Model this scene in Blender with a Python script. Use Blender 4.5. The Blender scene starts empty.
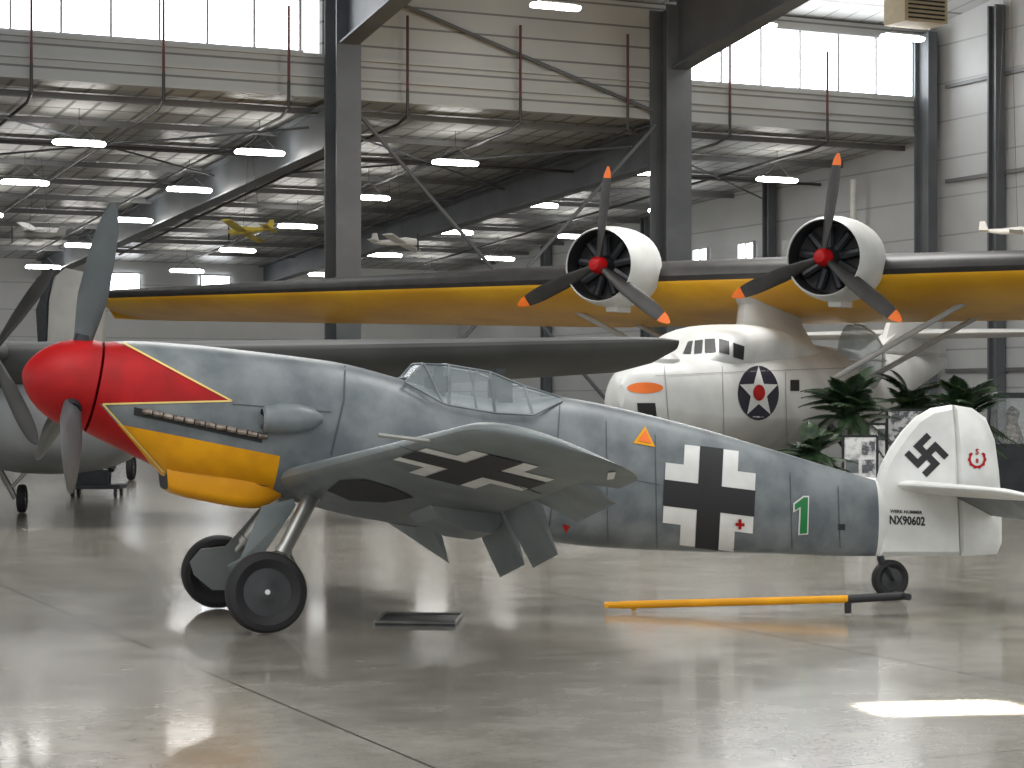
import bpy,bmesh,math,random
from mathutils import Vector,Matrix
from mathutils.bvhtree import BVHTree
random.seed(4)
F=2050.0;HY=398.0;H=1.85
CAM=Vector((0,0,H)); Z=Vector((0,0,1)); X=Vector((1,0,0));Y=Vector((0,1,0))
SC=bpy.context.scene; COL=SC.collection
def ray(u,v): return Vector(((u-512)/F,1,(HY-v)/F))
def at(u,v,d): return CAM+ray(u,v)*d
def ground(u,v,z=0.0): return at(u,v,(H-z)*F/(v-HY))
def lin(c):
    c=c/255.0
    return c/12.92 if c<=.04045 else ((c+.055)/1.055)**2.4
def rgb(r,g,b): return (lin(r),lin(g),lin(b),1)
# ---------------------------------------------------------------- materials
def mat(name,c1,c2=None,rough=.5,metal=0,scale=3,detail=3,ramp=(.4,.6),bump=0,emit=None,alpha=None,trans=0,coat=0,spec=.5):
    m=bpy.data.materials.new(name); m.use_nodes=True; nt=m.node_tree; b=nt.nodes['Principled BSDF']
    b.inputs['Roughness'].default_value=rough; b.inputs['Metallic'].default_value=metal
    b.inputs['Base Color'].default_value=c1; b.inputs['Specular IOR Level'].default_value=spec
    if coat: b.inputs['Coat Weight'].default_value=coat
    tc=nt.nodes.new('ShaderNodeTexCoord'); n=nt.nodes.new('ShaderNodeTexNoise')
    n.inputs['Scale'].default_value=scale; n.inputs['Detail'].default_value=detail
    nt.links.new(tc.outputs['Object'],n.inputs['Vector'])
    r=nt.nodes.new('ShaderNodeValToRGB'); r.color_ramp.elements[0].position=ramp[0]; r.color_ramp.elements[1].position=ramp[1]
    c2=c2 or tuple(x*.88 for x in c1[:3])+(1,)
    r.color_ramp.elements[0].color=c1; r.color_ramp.elements[1].color=c2
    nt.links.new(n.outputs['Fac'],r.inputs['Fac']); nt.links.new(r.outputs['Color'],b.inputs['Base Color'])
    if bump:
        bp=nt.nodes.new('ShaderNodeBump'); bp.inputs['Strength'].default_value=bump
        nt.links.new(n.outputs['Fac'],bp.inputs['Height']); nt.links.new(bp.outputs['Normal'],b.inputs['Normal'])
    if emit:
        b.inputs['Emission Color'].default_value=c1; b.inputs['Emission Strength'].default_value=emit
    if trans: b.inputs['Transmission Weight'].default_value=trans
    if alpha is not None: b.inputs['Alpha'].default_value=alpha
    return m
def panel(name,c1,cs,axis=2,period=1.0,seam=.05,rough=.5,metal=0,axis2=None,period2=1,seam2=.02,off=0,noise=.12):
    m=bpy.data.materials.new(name); m.use_nodes=True; nt=m.node_tree; b=nt.nodes['Principled BSDF']
    b.inputs['Roughness'].default_value=rough; b.inputs['Metallic'].default_value=metal
    tc=nt.nodes.new('ShaderNodeTexCoord'); sp=nt.nodes.new('ShaderNodeSeparateXYZ'); nt.links.new(tc.outputs['Object'],sp.inputs[0])
    def seamf(ax,per,se,o):
        a=nt.nodes.new('ShaderNodeMath'); a.operation='MULTIPLY_ADD'; a.inputs[1].default_value=1/per; a.inputs[2].default_value=o+100
        nt.links.new(sp.outputs[ax],a.inputs[0])
        f=nt.nodes.new('ShaderNodeMath'); f.operation='FRACT'; nt.links.new(a.outputs[0],f.inputs[0])
        l=nt.nodes.new('ShaderNodeMath'); l.operation='LESS_THAN'; l.inputs[1].default_value=se; nt.links.new(f.outputs[0],l.inputs[0])
        return l
    s=seamf(axis,period,seam,off)
    if axis2 is not None:
        s2=seamf(axis2,period2,seam2,0)
        mx=nt.nodes.new('ShaderNodeMath'); mx.operation='MAXIMUM'; nt.links.new(s.outputs[0],mx.inputs[0]); nt.links.new(s2.outputs[0],mx.inputs[1]); s=mx
    n=nt.nodes.new('ShaderNodeTexNoise'); n.inputs['Scale'].default_value=.5; n.inputs['Detail'].default_value=4
    nt.links.new(tc.outputs['Object'],n.inputs['Vector'])
    r=nt.nodes.new('ShaderNodeValToRGB'); r.color_ramp.elements[0].position=.35; r.color_ramp.elements[1].position=.65
    r.color_ramp.elements[0].color=tuple(x*(1-noise) for x in c1[:3])+(1,); r.color_ramp.elements[1].color=c1
    nt.links.new(n.outputs['Fac'],r.inputs['Fac'])
    mix=nt.nodes.new('ShaderNodeMix'); mix.data_type='RGBA'
    nt.links.new(s.outputs[0],mix.inputs['Factor']); nt.links.new(r.outputs['Color'],mix.inputs['A']); mix.inputs['B'].default_value=cs
    nt.links.new(mix.outputs['Result'],b.inputs['Base Color'])
    return m
M={}
M['camo']=mat('camo_grey',rgb(118,124,125),rgb(90,97,101),rough=.4,scale=3.4,detail=5,ramp=(.38,.64))
M['wing_under']=mat('wing_grey',rgb(112,119,118),rgb(96,103,104),rough=.45,scale=1.8,detail=5)
M['elev']=mat('elevator_grey',rgb(96,102,103),rgb(84,90,92),rough=.42,scale=1.8,detail=5)
M['red']=mat('red_paint',rgb(172,10,14),rgb(150,8,12),rough=.5,spec=.3)
M['yellow']=mat('yellow_paint',rgb(226,158,14),rgb(208,142,12),rough=.5,spec=.3)
M['white']=mat('white_paint',rgb(222,222,218),rgb(208,208,204),rough=.45)
M['cream']=mat('cream_line',rgb(232,204,120),rough=.5)
M['black']=mat('black_paint',rgb(32,32,34),rough=.6)
M['green']=mat('green_paint',rgb(20,120,60),rough=.5)
M['orange']=mat('orange_paint',rgb(235,112,24),rough=.5)
M['line']=mat('panel_line',rgb(68,72,74),rough=.6)
M['hullline']=mat('hull_line',rgb(150,150,146),rough=.6)
M['blade']=mat('blade_paint',rgb(78,84,84),rgb(66,72,74),rough=.4,scale=2)
M['rubber']=mat('rubber',rgb(26,26,28),rgb(34,34,36),rough=.7)
M['darkmetal']=mat('dark_metal',rgb(48,50,54),rgb(38,40,44),rough=.45,metal=.4)
M['hubdark']=mat('hub_dark',rgb(44,45,47),rgb(36,37,39),rough=.4)
M['steel']=mat('bright_steel',rgb(165,165,160),rgb(140,140,136),rough=.35,metal=.7)
M['exhaust']=mat('exhaust_metal',rgb(150,140,130),rgb(95,84,76),rough=.4,metal=.6,scale=14)
M['glass']=mat('canopy_glass',rgb(205,215,216),rgb(195,206,208),rough=.06,alpha=.24)
M['blister']=mat('blister_glass',rgb(190,204,208),rgb(170,186,192),rough=.05,alpha=.55)
M['pby']=mat('hull_paint',rgb(212,213,210),rgb(192,193,190),rough=.4,scale=.8,detail=5)
M['pyellow']=mat('wing_yellow',rgb(242,184,42),rgb(224,164,34),rough=.4,scale=.6)
M['boot']=mat('deicer_boot',rgb(36,35,34),rgb(46,44,42),rough=.5)
M['navy']=mat('navy_paint',rgb(24,28,46),rough=.5)
M['silver']=mat('aluminium',rgb(136,138,138),rgb(112,115,117),rough=.45,metal=.2,scale=.7)
M['strut']=mat('strut_grey',rgb(180,181,180),rough=.4)
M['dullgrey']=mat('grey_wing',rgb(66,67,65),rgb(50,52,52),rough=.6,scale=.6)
M['beige']=mat('fin_beige',rgb(164,163,157),rgb(144,143,137),rough=.5,scale=.8)
M['beam']=mat('beam_grey',rgb(92,96,100),rgb(80,84,88),rough=.5,scale=.7)
M['purlin']=mat('purlin_grey',rgb(112,113,113),rgb(94,95,95),rough=.5,scale=.7)
M['pipe']=mat('black_pipe',rgb(52,50,50),rough=.5)
M['redpipe']=mat('red_pipe',rgb(84,38,36),rough=.5)
M['led']=mat('led_panel',(1,.98,.94,1),(1,.98,.94,1),emit=25)
M['win']=mat('window_daylight',(.94,.97,1,1),(.9,.95,1,1),scale=.4,emit=8)
M['alu']=mat('window_frame',rgb(176,178,181),rough=.4,metal=.1)
M['leaf']=mat('palm_leaf',rgb(50,74,42),rgb(28,48,30),rough=.5,scale=6)
M['pot']=mat('pot_brown',rgb(80,58,44),rough=.6)
M['paper']=mat('poster_paper',rgb(235,235,232),rgb(185,185,185),rough=.6,scale=9,detail=6,ramp=(.5,.62))
M['darkpaper']=mat('poster_dark',rgb(90,92,98),rgb(200,200,198),rough=.6,scale=11,detail=6,ramp=(.45,.58))
M['hvac']=mat('beige_housing',rgb(190,178,150),rough=.6)
M['cockpit']=mat('cockpit_dark',rgb(50,54,52),rough=.7)
M['gold']=mat('gold_paint',rgb(200,182,80),rgb(160,140,50),rough=.4)
M['wallp']=panel('wall_panels',rgb(184,186,186),rgb(148,149,149),2,1.05,.045,rough=.5)
M['wallb']=panel('wall_back_panels',rgb(188,189,188),rgb(154,155,154),2,1.05,.045,rough=.5)
M['band']=panel('band_panels',rgb(168,170,168),rgb(106,107,106),2,.52,.1,rough=.45)
M['ceil']=panel('ceiling_deck',rgb(174,174,171),rgb(92,92,90),0,.62,.17,rough=.4,axis2=1,period2=1.03,seam2=.1,noise=.35)
M['ceilhi']=panel('ceiling_high_deck',rgb(186,187,185),rgb(110,110,108),1,1.5,.1,rough=.4,metal=.1,axis2=0,period2=.62,seam2=.08,noise=.2)
def floor_mat():
    m=bpy.data.materials.new('polished_concrete'); m.use_nodes=True; nt=m.node_tree; b=nt.nodes['Principled BSDF']; L=nt.links.new
    tc=nt.nodes.new('ShaderNodeTexCoord'); sp=nt.nodes.new('ShaderNodeSeparateXYZ'); L(tc.outputs['Object'],sp.inputs[0])
    n=nt.nodes.new('ShaderNodeTexNoise'); n.inputs['Scale'].default_value=1.3; n.inputs['Detail'].default_value=12; n.inputs['Roughness'].default_value=.75; L(tc.outputs['Object'],n.inputs['Vector'])
    r=nt.nodes.new('ShaderNodeValToRGB'); r.color_ramp.elements[0].position=.34; r.color_ramp.elements[1].position=.66
    r.color_ramp.elements[0].color=rgb(122,118,108); r.color_ramp.elements[1].color=rgb(164,160,149); L(n.outputs['Fac'],r.inputs['Fac'])
    last=None
    for ax,per,off,wd in ((0,4.6,11.6/4.6,.0045),(1,4.6,.3,.0035)):
        a=nt.nodes.new('ShaderNodeMath'); a.operation='MULTIPLY_ADD'; a.inputs[1].default_value=1/per; a.inputs[2].default_value=off+100; L(sp.outputs[ax],a.inputs[0])
        f=nt.nodes.new('ShaderNodeMath'); f.operation='FRACT'; L(a.outputs[0],f.inputs[0])
        l=nt.nodes.new('ShaderNodeMath'); l.operation='LESS_THAN'; l.inputs[1].default_value=wd; L(f.outputs[0],l.inputs[0])
        if last is None: last=l
        else:
            x=nt.nodes.new('ShaderNodeMath'); x.operation='MAXIMUM'; L(last.outputs[0],x.inputs[0]); L(l.outputs[0],x.inputs[1]); last=x
    mix=nt.nodes.new('ShaderNodeMix'); mix.data_type='RGBA'; L(last.outputs[0],mix.inputs['Factor']); L(r.outputs['Color'],mix.inputs['A']); mix.inputs['B'].default_value=rgb(66,64,58)
    L(mix.outputs['Result'],b.inputs['Base Color'])
    n2=nt.nodes.new('ShaderNodeTexNoise'); n2.inputs['Scale'].default_value=3; n2.inputs['Detail'].default_value=6; L(tc.outputs['Object'],n2.inputs['Vector'])
    mr=nt.nodes.new('ShaderNodeMapRange'); mr.inputs['To Min'].default_value=.14; mr.inputs['To Max'].default_value=.26; L(n2.outputs['Fac'],mr.inputs['Value']); L(mr.outputs['Result'],b.inputs['Roughness'])
    b.inputs['Specular IOR Level'].default_value=.5
    b.inputs['Coat Weight'].default_value=.28; b.inputs['Coat Roughness'].default_value=.075; b.inputs['Coat IOR'].default_value=1.4
    return m
M['floor']=floor_mat()
# ---------------------------------------------------------------- mesh builder
class MB:
    def __init__(s): s.v=[];s.f=[];s.m=[]
    def add(s,vs,fs,m=0):
        o=len(s.v); s.v+=[Vector(p) for p in vs]
        for f in fs: s.f.append([i+o for i in f]); s.m.append(m)
    def loft(s,rings,m=0,caps=(True,True),closed=True,mf=None):
        n=len(rings[0]); vs=[p for r in rings for p in r]; o=len(s.v); s.v+=[Vector(p) for p in vs]
        for i in range(len(rings)-1):
            for j in range(n if closed else n-1):
                k=(j+1)%n
                s.f.append([o+i*n+j,o+i*n+k,o+(i+1)*n+k,o+(i+1)*n+j]); s.m.append(mf(i,j) if mf else m)
        if closed:
            if caps[0]: s.f.append([o+j for j in range(n)][::-1]); s.m.append(m)
            if caps[1]: s.f.append([o+(len(rings)-1)*n+j for j in range(n)]); s.m.append(m)
    def box(s,c,ax,ay,az,m=0):
        c=Vector(c);ax=Vector(ax);ay=Vector(ay);az=Vector(az)
        vs=[c+ax*i+ay*j+az*k for i in(-1,1) for j in(-1,1) for k in(-1,1)]
        s.add(vs,[(0,1,3,2),(4,6,7,5),(0,4,5,1),(2,3,7,6),(0,2,6,4),(1,5,7,3)],m)
    def tube(s,pts,r,n=8,m=0):
        pts=[Vector(p) for p in pts]; rings=[]
        for i,p in enumerate(pts):
            d=(pts[min(i+1,len(pts)-1)]-pts[max(i-1,0)]).normalized()
            a=d.orthogonal().normalized() if i==0 else (a-d*a.dot(d)).normalized()
            b=d.cross(a); rr=r[i] if isinstance(r,(list,tuple)) else r
            rings.append([p+(a*math.cos(t)+b*math.sin(t))*rr for t in [2*math.pi*k/n for k in range(n)]])
        s.loft(rings,m)
    def lathe(s,p0,axis,prof,n=32,m=0,mf=None,caps=(True,True)):
        p0=Vector(p0); d=Vector(axis).normalized(); a=d.orthogonal().normalized(); b=d.cross(a)
        s.loft([[p0+d*x+(a*math.cos(t)+b*math.sin(t))*max(r,.0005) for t in [2*math.pi*k/n for k in range(n)]] for x,r in prof],m,caps,True,mf)
    def prism(s,poly,vec,m=0):
        n=len(poly); vec=Vector(vec); p=[Vector(q) for q in poly]
        s.add(p+[q+vec for q in p],[list(range(n))[::-1],list(range(n,2*n))]+[(i,(i+1)%n,n+(i+1)%n,n+i) for i in range(n)],m)
    def slab(s,poly,nrm,th,m=0,edge=.2,inset=.12):
        p=[Vector(q) for q in poly]; c=sum(p,Vector())/len(p); nrm=Vector(nrm)
        inn=[q+(c-q).normalized()*min(inset,(c-q).length*.5) for q in p]
        s.loft([[q+nrm*th/2 for q in inn],[q+nrm*th/2*edge for q in p],[q-nrm*th/2*edge for q in p],[q-nrm*th/2 for q in inn]],m)
FR={}
def obj(name,mb,mats,parent=None,smooth=True,frame=None,ang=35,**props):
    fm=FR[parent.name] if parent else (frame or Matrix())
    inv=fm.inverted(); me=bpy.data.meshes.new(name)
    me.from_pydata([inv@v for v in mb.v],[],mb.f)
    if not isinstance(mats,(list,tuple)): mats=[mats]
    for x in mats: me.materials.append(M[x])
    for p,i in zip(me.polygons,mb.m): p.material_index=i
    bm=bmesh.new(); bm.from_mesh(me); bmesh.ops.recalc_face_normals(bm,faces=bm.faces); bm.to_mesh(me); bm.free()
    if smooth:
        me.shade_smooth(); me.set_sharp_from_angle(angle=math.radians(ang))
    o=bpy.data.objects.new(name,me); COL.objects.link(o)
    if parent: o.parent=parent; FR[o.name]=fm
    else: o.matrix_world=fm
    if not parent: FR[o.name]=fm
    for k,v in props.items(): o[k]=v
    return o
def thing(name,label,cat,loc=(0,0,0),rotz=0,group=None):
    o=bpy.data.objects.new(name,None); COL.objects.link(o); o.location=loc; o.rotation_euler=(0,0,rotz); o.empty_display_size=.2
    FR[o.name]=Matrix.Translation(Vector(loc))@Matrix.Rotation(rotz,4,'Z')
    o['label']=label;o['category']=cat
    if group:o['group']=group
    return o
def inpoly(x,y,P):
    r=False;n=len(P)
    for i in range(n):
        x1,y1=P[i];x2,y2=P[(i+1)%n]
        if (y1>y)!=(y2>y) and x<(x2-x1)*(y-y1)/(y2-y1)+x1: r=not r
    return r
def cr(p0,p1,p2,p3,t):
    return [.5*((2*b)+(-a+c)*t+(2*a-5*b+4*c-d)*t*t+(-a+3*b-3*c+d)*t**3) for a,b,c,d in zip(p0,p1,p2,p3)]
def smooth_st(st,k=4):
    out=[]
    for i in range(len(st)-1):
        a=st[max(i-1,0)];b=st[i];c=st[i+1];d=st[min(i+2,len(st)-1)]
        for j in range(k): out.append(cr(a,b,c,d,j/k))
    out.append(list(st[-1])); return out
def sring(top,bot,lat,hw,n,N=40):
    c=(top+bot)/2; h=(top-bot)/2; R=[]
    for i in range(N):
        t=2*math.pi*i/N; cs=math.cos(t); sn=math.sin(t)
        R.append(c+h*math.copysign(abs(cs)**(2/n),cs)+lat*hw*math.copysign(abs(sn)**(2/n),sn))
    return R
def decal(mb,bvh,poly,m,off=.004,step=7,mirror=None):
    bm=bmesh.new(); vs=[bm.verts.new((p[0],p[1],0)) for p in poly]
    try: bm.faces.new(vs)
    except: bm.free(); return
    xs=[p[0] for p in poly]; ys=[p[1] for p in poly]
    for ax,a,b in ((0,min(xs),max(xs)),(1,min(ys),max(ys))):
        k=int((b-a)/step)
        for i in range(1,k+1):
            co=[0,0,0];co[ax]=a+(b-a)*i/(k+1);no=[0,0,0];no[ax]=1
            bmesh.ops.bisect_plane(bm,geom=bm.verts[:]+bm.edges[:]+bm.faces[:],plane_co=co,plane_no=no)
    bmesh.ops.triangulate(bm,faces=bm.faces[:]); bm.verts.index_update()
    pos={}
    for v in bm.verts:
        rd=ray(v.co.x,v.co.y).normalized(); h=bvh.ray_cast(CAM,rd)
        if h[0] is not None:
            n=h[1]
            if n.dot(rd)>0:n=-n
            pos[v.index]=h[0]+n*off-rd*off*.5
    vs=[];idx={}
    for k,p in pos.items(): idx[k]=len(vs); vs.append(p)
    fs=[[idx[v.index] for v in f.verts] for f in bm.faces if all(v.index in idx for v in f.verts)]
    bm.free()
    mb.add(vs,fs,m)
    if mirror:
        O,l=mirror
        mb.add([p-l*(2*(p-O).dot(l)) for p in vs],[f[::-1] for f in fs],m)
def dline(mb,bvh,pts,w,m,**k):
    for a,b in zip(pts[:-1],pts[1:]):
        d=Vector((b[0]-a[0],b[1]-a[1])).normalized(); n=Vector((-d.y,d.x))*w/2
        decal(mb,bvh,[(a[0]+n.x,a[1]+n.y),(b[0]+n.x,b[1]+n.y),(b[0]-n.x,b[1]-n.y),(a[0]-n.x,a[1]-n.y)],m,**k)
def text_decal(mb,bvh,s,c,ex,ey,m,**kw):
    cu=bpy.data.curves.new('t','FONT'); cu.body=s; cu.size=1; cu.align_x='CENTER'; cu.align_y='CENTER'; cu.resolution_u=2; cu.offset=.03
    o=bpy.data.objects.new('t',cu); COL.objects.link(o); dg=bpy.context.evaluated_depsgraph_get(); dg.update()
    me=bpy.data.meshes.new_from_object(o.evaluated_get(dg))
    for p in me.polygons:
        decal(mb,bvh,[(c[0]+ex[0]*me.vertices[i].co.x+ey[0]*me.vertices[i].co.y,c[1]+ex[1]*me.vertices[i].co.x+ey[1]*me.vertices[i].co.y) for i in p.vertices],m,**kw)
    bpy.data.objects.remove(o); bpy.data.meshes.remove(me)
def cut(mb,co,no):
    bm=bmesh.new(); vs=[bm.verts.new(v) for v in mb.v]
    lay=bm.faces.layers.int.new('m')
    for f,m in zip(mb.f,mb.m):
        try: q=bm.faces.new([vs[i] for i in f]); q[lay]=m
        except: pass
    bmesh.ops.bisect_plane(bm,geom=bm.verts[:]+bm.edges[:]+bm.faces[:],plane_co=co,plane_no=no,dist=1e-5)
    bm.verts.index_update()
    mb.v=[v.co.copy() for v in bm.verts]; mb.f=[[v.index for v in f.verts] for f in bm.faces]; mb.m=[f[lay] for f in bm.faces]; bm.free()
def foil(c,t): return 5*t*(.2969*math.sqrt(max(c,0))-.126*c-.3516*c*c+.2843*c**3-.1036*c**4)
CP=[0,.008,.03,.07,.13,.22,.34,.48,.62,.76]
def foilring(le,te,t,cend=1.0,up=Z,hi=1.15,lo=.85):
    ch=te-le; L=ch.length; cs=[c for c in CP if c<cend-.02]+[cend]
    U=[le+ch*c+up*foil(c,t)*L*hi for c in cs[::-1]]; D=[le+ch*c-up*foil(c,t)*L*lo for c in cs[1:]]
    return U+D
def blade(mb,C,ax,rd,R,r0,cmax,b0=62,b1=26,tip=None,m=0,hand=1):
    tg=ax.cross(rd).normalized()*hand; rings=[]; N=12; K=16
    for i in range(K+1):
        x=i/K; r=r0+(R-r0)*x
        c=cmax*min(1,.42+1.6*x)*(math.sqrt(max(0,1-((x-.62)/.385)**2)) if x>.62 else 1); c=max(c,.012)
        th=.09*(1-x)**1.2*cmax/.3+.014 if x<.97 else .006
        be=math.radians(b0+(b1-b0)*x**.6); cd=tg*math.cos(be)+ax*math.sin(be); td=cd.cross(rd).normalized()
        rings.append([C+rd*r+cd*(c/2*math.cos(t))+td*(th/2*math.sin(t)) for t in [2*math.pi*k/N for k in range(N)]])
    mb.loft(rings,m,mf=(lambda i,j: (1 if tip and i>=K*tip else m)))
# ================================================================ BUILDING
BA=math.radians(25); P0=Vector((-5.67,49,0)); BF=Matrix.Translation(P0)@Matrix.Rotation(BA,4,'Z')
e1=Vector((math.cos(BA),math.sin(BA),0)); e2=Vector((-math.sin(BA),math.cos(BA),0))
def B(k,j,z): return P0+e1*k+e2*j+Z*z
def bbox(mb,k0,k1,j0,j1,z0,z1,m=0): mb.box(B((k0+k1)/2,(j0+j1)/2,(z0+z1)/2),e1*(k1-k0)/2,e2*(j1-j0)/2,Z*(z1-z0)/2,m)
ZB=9.09; KR=19.1; JB=33.0
def zr(j): return ZB-.056*j
mb=MB(); bbox(mb,-45,KR+3,-62,JB+.3,-.2,0); obj('floor',mb,'floor',frame=BF,smooth=False,kind='structure')
mb=MB(); bbox(mb,-45,KR,JB,JB+.3,0,zr(JB)+.2); obj('wall_back',mb,'wallb',frame=BF,smooth=False,kind='structure')
mb=MB(); bbox(mb,KR,KR+.3,-34,0,0,15); bbox(mb,KR,KR+.3,0,JB,0,ZB); obj('wall_right',mb,'wallp',frame=BF,smooth=False,kind='structure')
mb=MB(); mb.prism([B(-45,0.2,zr(0)),B(-45,JB,zr(JB)),B(-45,JB,zr(JB)+.2),B(-45,0.2,zr(0)+.2)],e1*(45+KR)); obj('ceiling',mb,'ceil',frame=BF,smooth=False,kind='structure')
mb=MB(); mb.prism([B(-45,.2,12.12),B(-45,-30,15.6),B(-45,-30,15.8),B(-45,.2,12.32)],e1*(45+KR)); obj('ceiling_high',mb,'ceilhi',frame=BF,smooth=False,kind='structure')
# upper band wall with clerestory openings
mb=MB(); bbox(mb,-45,KR,0,.2,ZB,10.15); bbox(mb,1.2,10.4,0,.2,10.15,12.1); bbox(mb,-45,1.2,0,.2,11.85,12.1); bbox(mb,10.4,KR,0,.2,11.75,12.1); bbox(mb,18.6,KR,0,.2,10.15,11.75)
for z in (ZB+.05,9.62,10.1): bbox(mb,-45,KR,-.09,0,z-.05,z+.04,0)
obj('wall_upper',mb,'band',frame=BF,smooth=False,kind='structure')
def window(n,k0,k1,z0,z1,cnt,j=0.05,lab=''):
    mb=MB(); bbox(mb,k0,k1,j+.04,j+.08,z0,z1)
    w=obj('window_%d'%n,mb,'win',frame=BF,smooth=False,kind='structure')
    fb=MB()
    for i in range(cnt+1):
        k=k0+(k1-k0)*i/cnt; bbox(fb,k-.03,k+.03,j-.02,j+.04,z0,z1)
    bbox(fb,k0-.05,k1+.05,j-.1,j+.04,z0-.07,z0); bbox(fb,k0-.05,k1+.05,j-.1,j+.04,z1,z1+.07)
    obj('window_frame',fb,'alu',w,smooth=False)
window(1,-12,0.65,10.2,11.85,11); window(2,11.15,18.55,10.2,11.75,6)
n=3
for kc in (4.76,8.45,-2,-9):
    window(n,kc-.62,kc+.62,5.9,6.75,1,j=JB-.1); n+=1
for jc in (9.6,12.5):
    mb=MB(); bbox(mb,KR-.06,KR-.02,jc-.45,jc+.45,5.9,6.8); w=obj('window_%d'%n,mb,'win',frame=BF,smooth=False,kind='structure'); n+=1
    fb=MB(); 
    for a,b,c,d in ((-.52,-.45,5.85,6.85),(.45,.52,5.85,6.85),(-.03,.03,5.9,6.8),(-.45,.45,5.83,5.9),(-.45,.45,6.8,6.87)): bbox(fb,KR-.12,KR-.02,jc+a,jc+b,c,d)
    obj('window_frame',fb,'alu',w,smooth=False)
def column(k,j,z1,w,d,label,alongj=True,group=None):
    t=thing('steel_column',label,'column',B(k,j,0),BA,group)
    mb=MB(); 
    bbox(mb,k-.03,k+.03,j-d/2,j+d/2,0,z1); obj('web',mb,'beam',t,smooth=False)
    for s in (-1,1):
        mb=MB(); bbox(mb,k-w/2,k+w/2,j+s*d/2-.03,j+s*d/2+.03,0,z1); obj('flange',mb,'beam',t,smooth=False)
    mb=MB(); bbox(mb,k-w/2-.1,k+w/2+.1,j-d/2-.1,j+d/2+.1,0,.04); obj('base_plate',mb,'beam',t,smooth=False)
column(1.52,-.55,11.9,.62,.8,'thick grey steel column left of the picture middle, behind the long yellow wing')
column(10.52,-.55,11.9,.72,.85,'thick grey steel column directly behind the left engine of the white flying boat')
column(KR-.45,-.4,11.9,.3,.6,'slender grey steel column in the corner of the right wall')
column(-7.4,-.55,11.9,.62,.8,'grey steel column at the far left, outside the left propeller')
for i,j in enumerate((8.0,16.0,24.0)):
    column(KR-.22,j,zr(j)-.05,.3,.3,'grey steel column on the right side wall, %s from the corner'%['first','second','third'][i])
column(KR-.25,-3.2,12.2,.3,.3,'grey steel column on the tall right wall near the picture edge')
def beam(name,k,j0,z0a,z0b,j1,z1a,z1b,w,label):
    mb=MB(); pr=lambda kk0,kk1,a,b,c,d: mb.prism([B(kk0,j0,a),B(kk0,j1,b),B(kk0,j1,d),B(kk0,j0,c)],e1*(kk1-kk0))
    pr(k-.025,k+.025,z0a,z1a,z0b,z1b); pr(k-w/2,k+w/2,z0a-.05,z1a-.05,z0a,z1a); pr(k-w/2,k+w/2,z0b-.05,z1b-.05,z0b,z1b)
    obj(name,mb,'beam',frame=BF,smooth=False,label=label,category='beam')
beam('roof_beam',1.52,0.2,7.95,9.0,JB,zr(JB)-.75,zr(JB)-.03,.45,'deep grey roof beam running back from the left thick column')
beam('roof_beam',10.52,0.2,7.95,9.0,JB,zr(JB)-.75,zr(JB)-.03,.45,'deep grey roof beam running back from the thick column behind the engine')
beam('roof_beam',-7.4,0.2,7.95,9.0,JB,zr(JB)-.75,zr(JB)-.03,.45,'deep grey roof beam running back at the far left of the low ceiling')
for k,l in ((1.52,'tapered grey rafter rising toward the viewer from the left thick column'),(10.52,'tapered grey rafter rising toward the viewer from the middle thick column')):
    beam('rafter',k,-.9,10.3,12.05,-29,14.3,15.3,.5,l)
for i,j in enumerate([1.2+1.55*2*q for q in range(10)]):
    mb=MB(); bbox(mb,-30,KR,j-.035,j+.035,zr(j)-.17,zr(j)-.02); obj('purlin',mb,'purlin',frame=BF,smooth=False,label='long thin grey purlin crossing under the low ceiling, %s from the front'%['first','second','third','fourth','fifth','sixth','seventh','eighth','ninth','tenth'][i],category='beam',group='ceiling purlins')
for i,z in enumerate((2.6,5.2,7.8,10.4)):
    mb=MB(); bbox(mb,KR-.1,KR,-32,-.8,z-.05,z+.05); obj('wall_girt',mb,'purlin',frame=BF,smooth=False,label='%s horizontal grey rail on the tall right wall'%['lowest','second lowest','third lowest','topmost'][i],category='rail',group='rails on the right wall')
for a,b,l in ((B(1.9,-.2,8.9),B(10.2,-.2,.4),'long diagonal brace rod falling right from the left thick column'),(B(10.2,-.35,8.9),B(1.9,-.35,.4),'long diagonal brace rod falling left from the middle thick column'),(B(1.9,-.15,11.9),B(10.2,-.15,9.3),'upper diagonal brace rod across the windowless panel band'),
    (B(1.9,1,8.5),B(10.2,9,8.1),'thin ceiling brace rod running back to the right between the two deep beams'),(B(10.2,1,8.5),B(1.9,9,8.1),'thin ceiling brace rod running back to the left between the two deep beams'),
    (B(-7,1,8.5),B(1.2,9,8.1),'thin ceiling brace rod running back to the right above the spinner'),(B(1.2,1,8.5),B(-7,9,8.1),'thin ceiling brace rod running back to the left above the spinner'),(B(10.9,1,8.5),B(18.6,8,8.1),'thin ceiling brace rod running back toward the right side wall')):
    mb=MB(); mb.tube([a,b],.05 if 'thin' not in l else .028,8); obj('brace_rod',mb,'beam',label=l,category='brace rod')
ordn=['first','second','third','fourth','fifth','sixth','seventh','eighth','ninth','tenth','eleventh']
for i in range(9):
    k=-8.9+3.05*i; t=thing('sprinkler_pipe','sprinkler pipe dropping before the panel band, %s from the left'%ordn[i],'pipe',B(k,-.3,0),BA,'sprinkler drops')
    mb=MB(); mb.tube([B(k,-.3,9.35),B(k,-.3,11.2)],.035); obj('drop_pipe',mb,'redpipe',t)
    mb=MB(); mb.tube([B(k,-.3,9.4),B(k,-.3,8.75),B(k+.1,.6,8.65),B(k,9,8.2),B(k,28,7.15)],.04); obj('branch_pipe',mb,'pipe',t)
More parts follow.
